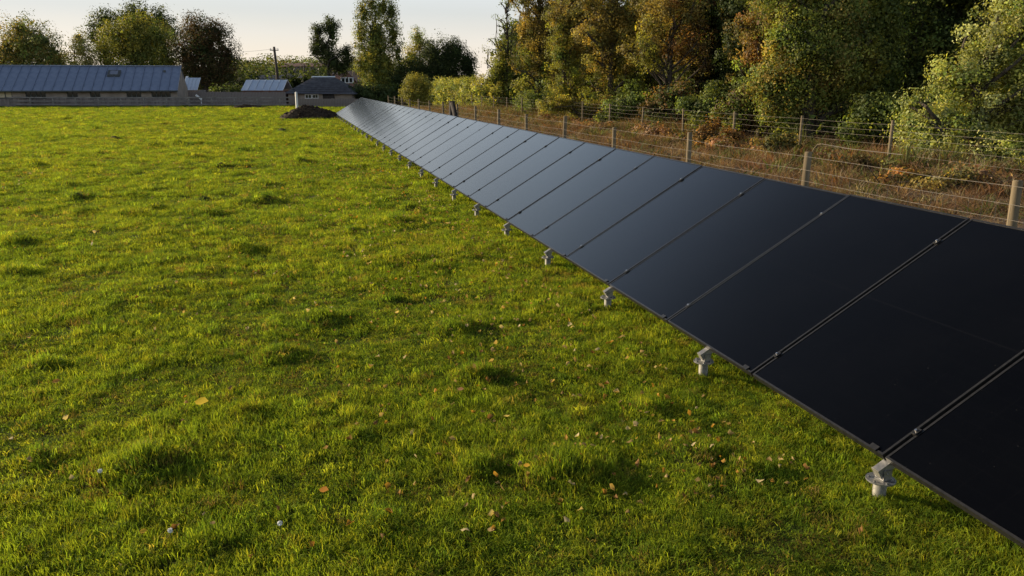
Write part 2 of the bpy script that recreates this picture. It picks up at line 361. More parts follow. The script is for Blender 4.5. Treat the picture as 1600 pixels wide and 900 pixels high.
# ================================================================ TREES AND SHRUBS
def pick(pal, n, rs): 
    pal = np.array(pal); return pal[rs.randint(len(pal), size=n)]
def crown_mesh(lobes, n, size, pal, clump, rs, shell=.5, hang=0.0, bright=1.3, per=45, core=.12):
    """lobes: (cx,cy,cz,rx,ry,rz[,weight[,palette]])"""
    w = np.array([(l[3]*l[4]*l[5])**.667*(l[6] if len(l) > 6 else 1) for l in lobes]); w /= w.sum()
    Ps, Ns, Cs, Pcs, tips = [], [], [], [], []
    for l, wi in zip(lobes, w):
        k = int(n*wi)
        if k < 4: continue
        m = max(3, k//per); c = np.array(l[:3]); r = np.array(l[3:6])
        d = rs.normal(size=(m, 3)); d /= np.linalg.norm(d, axis=1)[:, None]
        rad = shell+(1-shell)*rs.rand(m)**.6; rad *= 1+.10*rs.normal(size=m)
        cc = c+d*rad[:, None]*r; cc[:, 2] = np.maximum(cc[:, 2], .05)
        tips.append((c, cc))
        pl = l[7] if len(l) > 7 and l[7] is not None else pal
        ccol = pick(pl, m, rs)*np.exp(rs.normal(0, .32, size=(m, 1)))
        idx = rs.randint(m, size=k); csz = clump*np.exp(rs.normal(0, .22, size=m))
        off = np.clip(rs.normal(size=(k, 3)), -1.4, 1.4)*csz[idx][:, None]*np.array([1, 1, .8])
        if hang: off[:, 2] -= np.abs(rs.normal(size=k))*hang
        p = cc[idx]+off; p[:, 2] = np.maximum(p[:, 2], .02)
        nn = d[idx]*.55+off/np.maximum(csz[idx][:, None], .01)*.45+rs.normal(size=(k, 3))*.42+np.array([0, 0, .15])
        Ps.append(p); Pcs.append(np.tile(c, (k, 1))); Ns.append(nn); Cs.append(ccol[idx]*np.exp(rs.normal(0, .12, size=(k, 1))))
    P = np.concatenate(Ps); Nn = np.concatenate(Ns); C = np.clip(np.concatenate(Cs)*bright, .004, .5); Pc = np.concatenate(Pcs); k = len(P); big = (rs.rand(k) < core) if shell >= .3 else np.zeros(k, bool)
    P[big] = Pc[big]*.62+P[big]*.38; P[:, 2] = np.maximum(P[:, 2], .02)
    Nn /= np.linalg.norm(Nn, axis=1)[:, None]; t = rs.normal(size=(k, 3)); t -= Nn*(t*Nn).sum(1)[:, None]; t /= np.linalg.norm(t, axis=1)[:, None]
    b = np.cross(Nn, t); s = size*np.exp(rs.normal(0, .28, size=(k, 1))); s[big] *= 2.2
    q = np.stack([P-t*s*.5, P+b*s*.33+Nn*s*.08, P+t*s*.5, P-b*s*.33+Nn*s*.08], 1).reshape(-1, 3)
    return q, np.arange(4*k).reshape(-1, 4), np.repeat(C, 4, 0), tips
def limb(m, a, b, r0, r1, rs, bend=.15, n=6, seg=5):
    a = np.array(a, float); b = np.array(b, float); Ln = np.linalg.norm(b-a); o = rs.normal(size=3)*Ln*bend; o[2] = abs(o[2])*.6
    pts = [tuple(a*(1-t)+b*t+o*math.sin(PI*t)+rs.normal(size=3)*Ln*.02*(0 < t < 1)) for t in np.linspace(0, 1, seg)]
    m.tube(pts, list(np.linspace(r0, r1, seg)), n, False)
def tree(name, label, cat, base, lobes, n, size, pal, clump=.3, trunk=.2, th=None, seed=1, shell=.5, group=None, hang=0., bright=1.3, twigs=5, per=45, stems=None, rz=-YAW, crown='crown'):
    """base (x, y); lobes in local metres (x right across the view, y away, z up)"""
    rs = np.random.RandomState(seed); t = empty(name, (base[0], base[1], 0), rz, label, cat, group)
    q, f, c, tips = crown_mesh(lobes, int(n*1.32), size*.88, pal, clump, rs, shell, hang, bright, per)
    mesh_obj(crown, np_mesh(crown, q, f, M['leaf'], c), t)
    top = max(l[2] for l in lobes); th = th or top*.8
    m = MB(); st_ = stems or [((0, 0), (rs.normal()*.2, rs.normal()*.2))]
    for s0, s1 in st_:
        zs = np.linspace(-.2, th, 7); wob = np.cumsum(rs.normal(size=(7, 2))*trunk*.35, 0)
        m.tube([(s0[0]+(s1[0]-s0[0])*i/6+wob[i, 0], s0[1]+(s1[1]-s0[1])*i/6+wob[i, 1], z) for i, z in enumerate(zs)],
               [trunk*(1.25 if i == 0 else 1-.75*i/6)/len(st_)**.5 for i in range(7)], 9)
    m.build('trunk', M['bark'], t, True)
    bm_ = MB()
    for ctr, cc in tips:
        s0, s1 = st_[rs.randint(len(st_))]; z0 = max(.2, min(th*.92, ctr[2]-np.hypot(ctr[0], ctr[1])*.8-.3)); k = z0/th
        a = (s0[0]+(s1[0]-s0[0])*k, s0[1]+(s1[1]-s0[1])*k, z0)
        if np.hypot(ctr[0]-s0[0], ctr[1]-s0[1]) > 4.5: a = (ctr[0], ctr[1], .05)
        limb(bm_, a, ctr, trunk*.42*(1-.5*k)+.012, trunk*.16+.008, rs)
        for j in range(min(twigs, len(cc))): limb(bm_, ctr, cc[rs.randint(len(cc))], trunk*.14+.007, .006+size*.03, rs, .12, 4, 4)
    bm_.build('branches', M['bark'], t)
    return t
def lobes_px(spec, d, thick=.8):
    """spec rows (px, py, rx px, ry px[, weight[, palette[, dy]]]) seen at distance d -> local lobes about the first row's px"""
    p0 = spec[0][0]; l0 = lat(p0, d); out_ = []
    for r in spec:
        k = d/FOC/math.cos(PITCH)*1.0; rx, rz = r[2]*k, r[3]*k
        dy = r[6] if len(r) > 6 else 0
        out_.append((lat(r[0], d, r[1])-l0, dy, zat(r[1], d), rx, min(rx, rz)*thick if thick < 3 else thick, rz, r[4] if len(r) > 4 else 1, r[5] if len(r) > 5 else None))
    return out_
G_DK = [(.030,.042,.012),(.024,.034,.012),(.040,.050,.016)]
G_MD = [(.060,.080,.018),(.050,.066,.018),(.078,.088,.022),(.045,.055,.015)]
G_YL = [(.108,.102,.020),(.086,.090,.020),(.118,.102,.018),(.066,.074,.018)]
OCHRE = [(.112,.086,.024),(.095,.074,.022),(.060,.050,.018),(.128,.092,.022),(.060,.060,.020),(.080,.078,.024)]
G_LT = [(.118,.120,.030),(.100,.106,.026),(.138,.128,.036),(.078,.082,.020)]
RUST = [(.120,.060,.020),(.090,.050,.020),(.135,.075,.020),(.07,.05,.02)]
COPPER = [(.055,.036,.016),(.042,.030,.014),(.042,.038,.015),(.066,.040,.017)]
PALE = [(.13,.115,.055),(.11,.10,.05),(.15,.13,.06)]
# --- behind the barn
def far_tree(name, label, px0, d, spec, n, size, pal, clump, trunk=.3, seed=1, **kw):
    kw.setdefault('bright', {26: .95, 29: .95, 23: .95, 25: .95, 24: 1.25, 27: 1.35, 30: 1.2}.get(seed, 1.6))
    return tree(name, label, kw.pop('cat', 'tree'), at(px0, d), lobes_px(spec, d), int(n*2.1), size*.62, pal, clump*.85, trunk, seed=seed, **kw)
far_tree('broadleaf_tree', 'broad dark green tree at the left edge behind the long barn', 40, 92,
    [(40,78,34,40),(12,80,26,42),(32,48,20,24),(62,66,24,26),(84,92,24,34),(5,110,30,34),(60,115,40,30),(98,112,14,26)], 11000, .30, G_MD+OCHRE+G_DK, .5, .35, 21)
far_tree('birch_tree', 'small pale thin-leaved tree between two big trees behind the barn', 126, 88,
    [(126,78,14,24),(122,58,9,14),(138,98,14,20),(115,105,13,20),(134,118,22,16)], 3200, .24, PALE+G_YL, .35, .16, 22, shell=.3)
far_tree('broadleaf_tree', 'tallest dark tree rising behind the yellow domed tree by the barn', 225, 112,
    [(240,34,34,30),(222,24,20,18),(262,32,24,22),(180,36,20,24),(165,58,18,24),(200,60,40,36),(282,48,16,18),(250,70,40,40)], 9000, .36, G_DK+G_DK+G_MD, .6, .4, 23)
far_tree('domed_tree', 'rounded yellowing tree with a wide dome behind the barn roof', 215, 90,
    [(215,78,56,48,1.4),(190,60,32,30),(240,58,32,28),(215,42,28,20),(166,90,22,36),(262,92,24,40),(215,110,62,30)], 14000, .25, G_YL+G_YL+G_MD, .42, .35, 24, shell=.65)
far_tree('copper_tree', 'dark copper leaved tree right of the barn roof end', 320, 86,
    [(318,80,42,46,1.3),(305,50,26,24),(332,54,24,22),(350,88,20,38),(292,92,24,42),(320,118,46,26),(336,112,30,22)], 13000, .25, COPPER+COPPER+G_DK, .42, .35, 25, shell=.6)
far_tree('ivy_tree', 'lopsided dark tree of separate ivy lumps on a bare pale trunk', 516, 82,
    [(507,40,13,13),(509,54,9,16),(488,50,10,12),(487,66,10,18),(499,78,16,20),(513,96,16,16),(532,84,10,12),(533,96,9,14),(522,106,13,10),(484,82,8,9)], 6000, .22, G_DK+G_DK+[(.045,.05,.018)], .26, .26, 26, shell=.45)
far_tree('poplar_tree', 'tall upright yellow green poplar rising above the other far trees', 588, 84,
    [(586,60,26,60,1.3),(566,20,12,24),(580,8,9,18),(596,10,12,26),(610,20,11,26),(562,52,13,34),(612,58,12,34),(572,95,22,34),(600,100,20,38),(588,128,24,24),(560,100,10,16),(620,84,8,30)], 13000, .22, G_YL+G_MD+G_YL+G_DK, .30, .3, 27, shell=.35, twigs=8)
far_tree('airy_tree', 'airy light tree with a thin top just right of the poplar', 652, 90,
    [(650,58,11,18,.6),(652,72,14,20),(640,90,14,24),(664,84,12,20),(652,112,22,24)], 5000, .20, G_YL+PALE+G_MD, .3, .2, 28, shell=.3)
far_tree('dark_thicket', 'dark evergreen thicket between the airy light tree and the hedge', 695, 84,
    [(690,96,22,34,1.3),(672,92,14,28),(708,82,14,20),(724,98,12,22),(640,118,22,30),(665,128,30,24),(700,126,34,24),(618,130,20,26),(730,116,9,24)], 24000, .22, G_DK+G_DK+[(.020,.028,.012)], .34, .25, 29, cat='thicket', shell=.4)
far_tree('round_bush', 'rounded yellow green bush at the left end of the clipped hedge', 652, 66,
    [(654,137,18,23,1.3),(642,142,12,18),(666,140,10,20),(650,152,20,12)], 5500, .13, G_YL+G_LT, .2, .08, 30, cat='bush', shell=.6, th=1.0)
# --- the hedge along the field beyond the back fence
hd = []; rs_h = np.random.RandomState(5)
h0, h1 = (13.0, onx(676, 13.0)), (13.2, onx(765, 13.2))
for k in range(16):
    t = k/15; hd.append((0+.3*rs_h.normal()*.4, (h1[1]-h0[1])*t, .95+.15*rs_h.rand(), .85, 1.2, 1.15+.3*t))
tree('clipped_hedge', 'low clipped bright yellow green hedge beside the far end of the fence', 'hedge', h0, hd, 24000, .11, G_LT+G_MD+G_YL, .16, .05, 1.2, 31, .75, rz=0, twigs=1, bright=1.6)
# --- the wood on the right: an ivy column standing on the ground, or a spreading crown
def wood(name, label, px0, x, spec, n, size, pal, clump, trunk, seed, **kw):
    y = onx(px0, x); d = x*math.sin(YAW)+y*math.cos(YAW)
    kw.setdefault('bright', 1.4); kw.setdefault('per', 110)
    lb = lobes_px([(px0 if i == 0 else r_[0], r_[1], r_[2]*(1.0 if 'shrub' in name else 1.18))+tuple(r_[3:]) for i, r_ in enumerate(spec)], d)
    rs = np.random.RandomState(seed+500); sat = []
    for l in lb:                         # sprays standing out of each lobe break its outline
        for k in range(4):
            v = rs.normal(size=3); v /= np.linalg.norm(v); q = rs.uniform(.28, .45); e = rs.uniform(.8, 1.15)
            sat.append((l[0]+v[0]*l[3]*e, l[1]+v[1]*l[4]*e, max(.15, l[2]+v[2]*l[5]*e), l[3]*q, l[4]*q, l[5]*q*rs.uniform(.8, 1.6), (l[6] if len(l) > 6 else 1)*1.0, l[7] if len(l) > 7 else None))
    return tree(name, label, kw.pop('cat', 'tree'), (x, y), lb+sat, int(n*1.9), size*.78, pal, clump*.92, trunk, seed=seed, **kw)
IVY = [(.055,.075,.018),(.085,.095,.020),(.040,.050,.014)]
wood('bare_topped_tree', 'thin tree with nearly bare twiggy top at the left end of the wood', 790, 14.6,
    [(790,120,14,40,1.2,IVY),(782,96,14,30,1,G_YL),(800,70,10,30,1,G_DK+IVY),(776,40,14,24,.10),(792,20,14,22,.10),(806,-10,16,30,.14),(782,140,20,30,1,G_YL+IVY),(805,140,16,40,1,IVY),(768,128,12,34,.8,G_LT)],
    8000, .12, G_MD, .2, .14, 41, shell=.2, twigs=26)
wood('ochre_tree', 'tall ochre tree leaning over the wood edge with its sunlit left side coloured yellow', 838, 14.4,
    [(838,60,26,50,1.1,OCHRE),(815,60,14,50,1,G_YL+OCHRE),(826,110,18,44,1,G_YL),(846,120,18,44,1,IVY),(848,20,24,40,1,OCHRE),(822,0,22,36,.8,OCHRE),(840,-60,36,50,.6,OCHRE),(832,155,24,26,1,IVY),(858,90,14,50,1,OCHRE)],  # yellower palettes on the left lobes put the sunlight into the leaf colour
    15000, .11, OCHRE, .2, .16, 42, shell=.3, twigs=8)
wood('ivy_tree', 'ivy clad stem with a yellow green column of leaves hanging to the ground', 893, 14.2,
    [(893,100,20,50,1.2,IVY+G_YL),(880,40,26,40,1,OCHRE+G_YL),(902,0,30,40,.8,OCHRE),(874,70,16,40,1,G_YL),(884,140,16,40,1,G_YL+IVY),(903,160,16,30,1,G_YL),(890,-60,44,56,.5,OCHRE),(912,60,16,40,.8,OCHRE)],
    16000, .10, G_YL, .19, .16, 43, shell=.3, twigs=8)
wood('ochre_tree', 'ochre tree above the yellow leafy column left of the dark gap', 950, 14.3,
    [(955,30,32,40,1,OCHRE),(930,50,24,40,.8,OCHRE),(985,40,28,40,.9,OCHRE+G_YL),(965,90,20,40,1,G_YL+OCHRE),(968,140,18,36,1,G_YL),(936,140,18,40,.8,G_YL+IVY),(990,130,16,36,.6,IVY),(962,172,18,22,1,G_YL),(942,100,12,40,.7,OCHRE),(950,-20,44,40,.6,OCHRE),(960,-80,54,50,.4,OCHRE)],
    18000, .10, OCHRE, .19, .17, 44, shell=.3, twigs=9)
wood('bramble_thicket', 'small yellow sprawling thicket at the foot of the ochre trees', 925, 13.2,
    [(925,168,20,18),(905,172,18,16),(946,176,18,14),(880,170,20,14),(860,168,20,14)], 4200, .085, G_YL+OCHRE, .16, .04, 45, cat='bush', shell=.3, th=.8)
for px_, x_, sd, pl_, lb_ in ((848, 13.5, 61, G_MD+IVY, 'low olive scrub at the foot of the tall ochre tree with the sunlit left side'), (990, 13.7, 62, G_DK+IVY, 'dark scrub at the foot of the ochre tree beside the dark gap'),
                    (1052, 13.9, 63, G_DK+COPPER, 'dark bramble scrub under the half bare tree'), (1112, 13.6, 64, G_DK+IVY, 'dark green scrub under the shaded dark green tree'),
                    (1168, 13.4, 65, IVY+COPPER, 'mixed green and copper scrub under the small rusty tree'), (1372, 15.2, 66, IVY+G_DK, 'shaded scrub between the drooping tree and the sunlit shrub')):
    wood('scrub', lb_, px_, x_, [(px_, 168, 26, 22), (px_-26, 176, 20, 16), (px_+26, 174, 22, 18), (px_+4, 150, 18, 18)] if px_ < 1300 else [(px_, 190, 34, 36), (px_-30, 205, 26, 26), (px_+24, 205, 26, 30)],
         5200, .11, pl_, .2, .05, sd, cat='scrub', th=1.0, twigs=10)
for px_, py_, x_, r_, sd, pl_, lb_ in ((1412, 285, 10.6, 22, 81, RUST+OCHRE, 'orange brown bracken clump in front of the farther fence'), (1338, 262, 11.0, 20, 82, RUST+COPPER, 'russet bramble clump left of the farther fence post by the shrub'),
                    (1480, 290, 10.8, 26, 83, OCHRE+PALE, 'pale straw coloured clump below the sunlit shrub'), (1115, 212, 11.6, 18, 84, COPPER+RUST, 'dull red bramble clump at the fence under the dark green tree'), (1215, 225, 11.5, 18, 85, IVY+OCHRE, 'green and tan bramble clump at the fence under the drooping tree')):
    wood('bramble_clump', lb_, px_, x_, [(px_, py_, r_, r_*.8), (px_-r_, py_+6, r_*.8, r_*.6), (px_+r_, py_+5, r_*.8, r_*.7)], 1500, .08, pl_, .12, .02, sd, cat='bramble', th=.5, twigs=8, bright=1.3)
rs_k = np.random.RandomState(88); lb_k = []
for k in range(18):                     # the tangle along the foot of the farther fence
    y_ = 9.5+k*1.7+rs_k.uniform(-.5, .5); x_ = rs_k.uniform(11.3, 12.1); r_ = rs_k.uniform(.35, .6)
    lb_k += [(x_,y_,r_*.45,r_*.8,r_,r_*.55), (x_+.1,y_+r_*.9,r_*.3,r_*.6,r_*.7,r_*.4), (x_-.1,y_-r_*.9,r_*.3,r_*.6,r_*.7,r_*.4)]
q_, f_, c_, t_ = crown_mesh(lb_k, 30000, .066, [(.10,.052,.028),(.075,.045,.026),(.13,.085,.05),(.06,.06,.022)], .12, rs_k, .4, bright=1.25)
tag(mesh_obj('bramble_tangle', np_mesh('bramble_tangle', q_, f_, M['leaf'], c_)), 'dull red brown bramble tangled along the foot of the farther fence', kind='stuff')
wood('half_bare_tree', 'half bare tree with ochre leaves and twigs above the dark gap', 1040, 15.0,
    [(1030,20,36,36,.8,OCHRE),(1070,30,34,40,.5,OCHRE+RUST),(1010,70,22,30,.8,OCHRE+G_YL),(1055,70,34,28,.25,RUST),(1045,-40,60,50,.5,OCHRE),(1090,70,20,40,.2,COPPER),(1022,96,14,16,.9,G_YL)],
    12000, .10, OCHRE, .19, .10, 46, shell=.2, twigs=22)
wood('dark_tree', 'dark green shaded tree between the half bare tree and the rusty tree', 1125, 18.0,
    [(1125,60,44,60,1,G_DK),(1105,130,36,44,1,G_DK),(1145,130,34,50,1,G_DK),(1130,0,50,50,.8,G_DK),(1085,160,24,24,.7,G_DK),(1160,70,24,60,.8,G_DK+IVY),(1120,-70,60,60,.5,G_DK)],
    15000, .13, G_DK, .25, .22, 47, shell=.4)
wood('rusty_tree', 'small orange and rust leaved tree leaning out left of the big green tree', 1192, 15.4,
    [(1192,40,26,30,1,RUST+OCHRE),(1185,80,20,22,.9,RUST),(1212,10,30,30,.9,OCHRE),(1215,60,24,36,.9,OCHRE+G_YL),(1170,150,22,36,.5,IVY)],
    7500, .10, RUST, .18, .12, 48, shell=.25, twigs=14)
wood('pendulous_tree', 'big green tree with drooping leafy branches reaching the fence', 1270, 14.6,
    [(1270,70,46,52,1.1),(1235,110,40,50),(1262,20,50,40),(1300,110,40,50),(1240,165,34,30),(1290,165,30,26,.8),(1255,-50,70,60,.5),(1330,40,40,50,.8),(1215,150,24,34,.8),(1330,120,30,30,.7,G_YL),(1350,80,26,40,.7,G_YL)],
    30000, .098, G_LT+G_MD+IVY+OCHRE[:2], .2, .22, 49, shell=.45, hang=.16, twigs=9)
wood('olive_tree', 'shaded olive tree behind the big light green shrub', 1400, 18.5,
    [(1410,50,60,60),(1370,110,50,50,.9),(1450,100,50,60),(1440,0,80,60),(1400,-70,100,70,.6),(1360,160,34,34,.8),(1500,40,60,60)],
    22000, .12, G_DK+IVY, .24, .25, 50, shell=.4, hang=.1)
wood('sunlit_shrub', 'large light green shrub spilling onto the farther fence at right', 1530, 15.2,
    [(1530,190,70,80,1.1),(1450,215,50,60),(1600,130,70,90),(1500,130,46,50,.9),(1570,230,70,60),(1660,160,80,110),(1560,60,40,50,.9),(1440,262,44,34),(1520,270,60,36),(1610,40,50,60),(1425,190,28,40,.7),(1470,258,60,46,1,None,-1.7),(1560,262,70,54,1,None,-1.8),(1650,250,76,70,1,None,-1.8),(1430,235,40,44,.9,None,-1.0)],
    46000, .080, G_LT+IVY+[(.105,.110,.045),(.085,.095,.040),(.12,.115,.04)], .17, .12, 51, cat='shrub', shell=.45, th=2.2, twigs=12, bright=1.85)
for px_, x_, sd, pl_, lb_ in ((866, 16.2, 71, OCHRE, 'olive brown tree filling between the ochre tree with the sunlit left side and the ivy stem'), (915, 16.0, 72, OCHRE+IVY, 'brownish tree between the ivy stem and the ochre tree'),
                    (1005, 16.4, 73, OCHRE+G_MD, 'olive gold tree between the ochre tree and the half bare tree'), (1088, 16.8, 74, COPPER+IVY, 'dull brown tree between the half bare tree and the dark green tree'),
                    (1160, 17.0, 75, G_DK+OCHRE[:1], 'dusky tree behind the small rusty tree'), (1365, 16.6, 76, IVY+G_MD, 'olive green tree right of the drooping tree')):
    wood('mixed_tree', lb_, px_, x_, [(px_, 40, 26, 46), (px_-14, 90, 20, 40, .9), (px_+14, 100, 20, 40, .9), (px_+4, -20, 34, 40, .7), (px_, 140, 24, 34, .7)], 9000, .12, pl_, .2, .12, sd, bright=1.15)
# shaded trees deeper in the wood
rs_b = np.random.RandomState(77)
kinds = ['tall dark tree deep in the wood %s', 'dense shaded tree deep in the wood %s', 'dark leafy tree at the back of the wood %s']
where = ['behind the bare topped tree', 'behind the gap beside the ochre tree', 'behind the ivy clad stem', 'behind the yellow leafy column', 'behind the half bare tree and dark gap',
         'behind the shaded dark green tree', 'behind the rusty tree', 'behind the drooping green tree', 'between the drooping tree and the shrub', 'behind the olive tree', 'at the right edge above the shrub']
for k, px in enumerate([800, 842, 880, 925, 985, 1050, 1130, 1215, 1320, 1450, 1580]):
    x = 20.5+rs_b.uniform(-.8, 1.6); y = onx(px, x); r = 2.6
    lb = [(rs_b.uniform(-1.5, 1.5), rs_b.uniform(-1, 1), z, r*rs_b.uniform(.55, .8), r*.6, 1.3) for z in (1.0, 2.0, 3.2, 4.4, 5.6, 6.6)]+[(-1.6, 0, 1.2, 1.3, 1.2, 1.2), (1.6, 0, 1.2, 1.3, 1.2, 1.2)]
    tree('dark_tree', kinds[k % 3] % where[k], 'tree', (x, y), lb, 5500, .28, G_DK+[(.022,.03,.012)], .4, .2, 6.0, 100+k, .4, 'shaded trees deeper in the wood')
# far woodland on the skyline
def far_wood():
    rs = np.random.RandomState(9); lb = []
    for k in range(46):
        px = 350+k*6.0+rs.uniform(-3, 3); d = 210+rs.uniform(-25, 25); top = 92+rs.uniform(-3, 6)+abs(px-460)*.015
        z = zat(top, d); r = rs.uniform(3, 5); lb.append((lat(px, d), d, z-r*.8, r, r, r*.9))
        lb.append((lat(px, d-20), d-22, zat(108+rs.uniform(-5, 5), d-22)-2, r, r, 3.5, 1, OCHRE+G_YL if rs.rand() < .4 else G_MD))
        lb.append((lat(px, d-40), d-60, 2.0, r*1.1, r, 2.6, 1, G_DK))
    q, f, c, _ = crown_mesh(lb, 75000, .42, G_MD+G_MD+G_YL, .9, rs, .6, bright=.85)
    o = mesh_obj('far_woodland', np_mesh('far_woodland', q, f, M['leaf'], c)); o.rotation_euler = (0, 0, -YAW)
    tag(o, 'low wooded skyline behind the sheds and telegraph pole', 'woodland', kind='stuff')
far_wood()
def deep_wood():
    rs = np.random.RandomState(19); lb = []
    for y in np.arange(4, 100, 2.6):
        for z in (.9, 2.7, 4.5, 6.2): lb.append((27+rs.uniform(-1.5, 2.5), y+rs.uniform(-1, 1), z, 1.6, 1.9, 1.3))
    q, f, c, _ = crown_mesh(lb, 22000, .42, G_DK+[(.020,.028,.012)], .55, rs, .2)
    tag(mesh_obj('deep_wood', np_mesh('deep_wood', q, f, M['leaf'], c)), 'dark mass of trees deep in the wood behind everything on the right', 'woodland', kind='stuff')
deep_wood()
for px, lbl in ((360, 'dark shrub behind the board fence left of the small shed'), (562, 'dark shrub right of the hipped outbuilding roof'), (596, 'dark bush at the foot of the poplar')):
    tree('dark_shrub', lbl, 'shrub', at(px, 76), [(0,0,.8,1.3,1.0,1.0),(-1.1,0,.7,1.0,.9,.8),(1.1,.2,.7,1.0,.9,.9)], 3000, .2, G_DK, .25, .08, 1.4, 200+px, .5)

# ================================================================ BUILDINGS
def bldg(name, label, px, d, cat='building'): 
    x, y = at(px, d); return empty(name, (x, y, 0), -YAW, label, cat)
# long low barn, local x right, y away, origin at the right front corner
D0, BR = 70.0, R(14); lc = lat(277, D0); ze = zat(139, D0); RD = 3.3; zr = zat(104.5, D0+RD)
def bxx(px): k = lat(px, 1.0); return (k*D0-lc)/(math.cos(BR)-k*math.sin(BR))
x0 = bxx(-80); LEN = -x0
bxy = wp(lc, D0); barn = empty('long_barn', (*bxy, 0), -YAW+BR, 'long low barn with blue grey standing seam metal roof and small windows', 'barn')
wins = [(-14,19,3,True),(40,72,4,False),(105,122,2,False),(141,157,2,False),(198,221,3,False),(237,267,4,False)]
wl = [(bxx(a), bxx(b), n, c) for a, b, n, c in wins]; wz0, wz1 = zat(152.5, D0), zat(140.6, D0)
w = MB(); prev = x0
MB().box((x0/2, .12, wz0/2-.1), (LEN, .26, wz0+.2)).build('plinth', M['board'], barn); w.box((x0/2, .12, (wz1+ze)/2), (LEN, .24, ze-wz1))
for a, b, n, c in wl+[(0, 0, 0, 0)]:
    if a-prev > .05: w.box(((prev+a)/2, .12, (wz0+wz1)/2), (a-prev, .24, wz1-wz0))
    prev = b
w.add([(0,.24,-.2),(0,2*RD,-.2),(0,2*RD,ze),(0,RD,zr-.06),(0,.24,ze),(-.25,.24,-.2),(-.25,2*RD,-.2),(-.25,2*RD,ze),(-.25,RD,zr-.06),(-.25,.24,ze)],
      [(0,1,2,3,4),(9,8,7,6,5),(0,5,6,1),(1,6,7,2),(2,7,8,3),(3,8,9,4),(4,9,5,0)])
w.box((x0/2-.15, 2*RD-.12, ze/2), (LEN-.3, .24, ze))
w.build('wall', M['wall'], barn)
for a, b, n, c in wl:
    f = MB(); cx, cz, ww, hh = (a+b)/2, (wz0+wz1)/2, b-a, wz1-wz0
    f.box((cx, .05, wz0-.025), (ww+.1, .12, .05)); f.box((cx, .09, wz1-.03), (ww-.01, .06, .055)); f.box((cx, .09, wz0+.03), (ww-.01, .06, .055))
    for k in range(n+1): f.box((a+.03+(ww-.06)*k/n, .088, cz), (.055, .06, hh-.115))
    fo = f.build('window', M['winframe'], barn)
    for k in range(n): MB().box((a+.03+(ww-.06)*(k+.5)/n, .10, cz), ((ww-.06)/n-.06, .012, hh-.115)).build('pane', M['lit_pane' if c and k > 0 else 'pane'], fo)
sl_ = math.atan2(zr-ze, RD); Ms = Matrix.Rotation(sl_, 3, 'X'); SLn = math.hypot(RD+.35, (RD+.35)*math.tan(sl_))
pw = .74; npan = int(LEN/pw)+1
rp_m = MB().box((-pw/2, SLn/2, 0), (pw-.03, SLn, .03)).box((-.012, SLn/2, .035), (.03, SLn-.01, .09)).mesh('roof_panel', M['roof'])
for k in range(npan):
    o = mesh_obj('roof_panel', rp_m, barn); o.location = (.12-k*pw, -.35, ze-.35*math.tan(sl_)+.05); o.rotation_euler = (sl_, 0, 0)
MB().box((x0/2, RD*1.5+.2, (zr+ze)/2), (LEN, math.hypot(RD, zr-ze)+.3, .04), Matrix.Rotation(-sl_, 3, 'X')).build('rear_roof', M['roof'], barn)
MB().box((x0/2+.06, RD, zr+.075), (LEN+.14, .34, .05)).build('ridge_cap', M['roof'], barn)
MB().tube([(x0, -.42, ze-.17), (.14, -.42, ze-.17)], .06, 8).build('gutter', M['winframe'], barn)
def onroof(px, py): 
    t = .55; return None
rx_ = bxx(174); yy_ = RD*.62
rw = MB().box((0,0,.05), (1.0,.95,.10)).build('roof_window', M['winframe'], barn); rw.location = (rx_, yy_, ze+yy_*math.tan(sl_)+.09); rw.rotation_euler = (sl_, 0, 0)
MB().box((0,.05,.108), (.62,.62,.012)).build('pane', mat('sky_pane', (.5,.52,.55), rough=.08, metal=.8), rw)
vn = MB().tube([(0,0,0),(0,0,.18)], .1, 8).build('roof_vent', M['winframe'], barn); vx = bxx(254); vn.location = (vx, RD*.72, ze+RD*.72*math.tan(sl_)+.04)
# annexe at the barn's end
d = 78.5; an = bldg('barn_annexe', 'small low annexe with pale metal roof at the right end of the barn', 309, d)
z1, z2 = zat(141, d), zat(121, d+1.2); hw = (lat(309, d)-lat(286, d))
MB().box((-hw/2, .0+1.2, z1/2), (hw, 2.2, z1)).build('wall', M['board'], an)
a_ = math.atan2(z2-z1, 1.2)
for k in range(4): 
    o = MB().box((0,.78,0), (hw/4-.02, 1.62, .03)).box((hw/8-.02,.78,.03), (.025,1.6,.06)).build('roof_panel', M['paleroof'], an); o.location = (-hw*(k+.5)/4+.05, -.05, z1+.03); o.rotation_euler = (a_, 0, 0)
MB().box((-hw+.05, .72, (z1+z2)/2+.08), (.22, 1.75, .05), Matrix.Rotation(a_, 3, 'X')).build('barge_board', M['white'], an)
x, y = at(309, 71.0); pk = empty('leaning_plank', (x, y, 0), -YAW, 'short pale plank leaning on the board fence beside the barn', 'plank')
MB().box((0,.2,zat(150,71)-.1), (.62,.05,.16), Matrix.Rotation(R(38), 3, 'Y')).box((.19,.2,(zat(150,71)-.32)/2), (.06,.05,zat(150,71)-.32)).build('board', M['white'], pk)
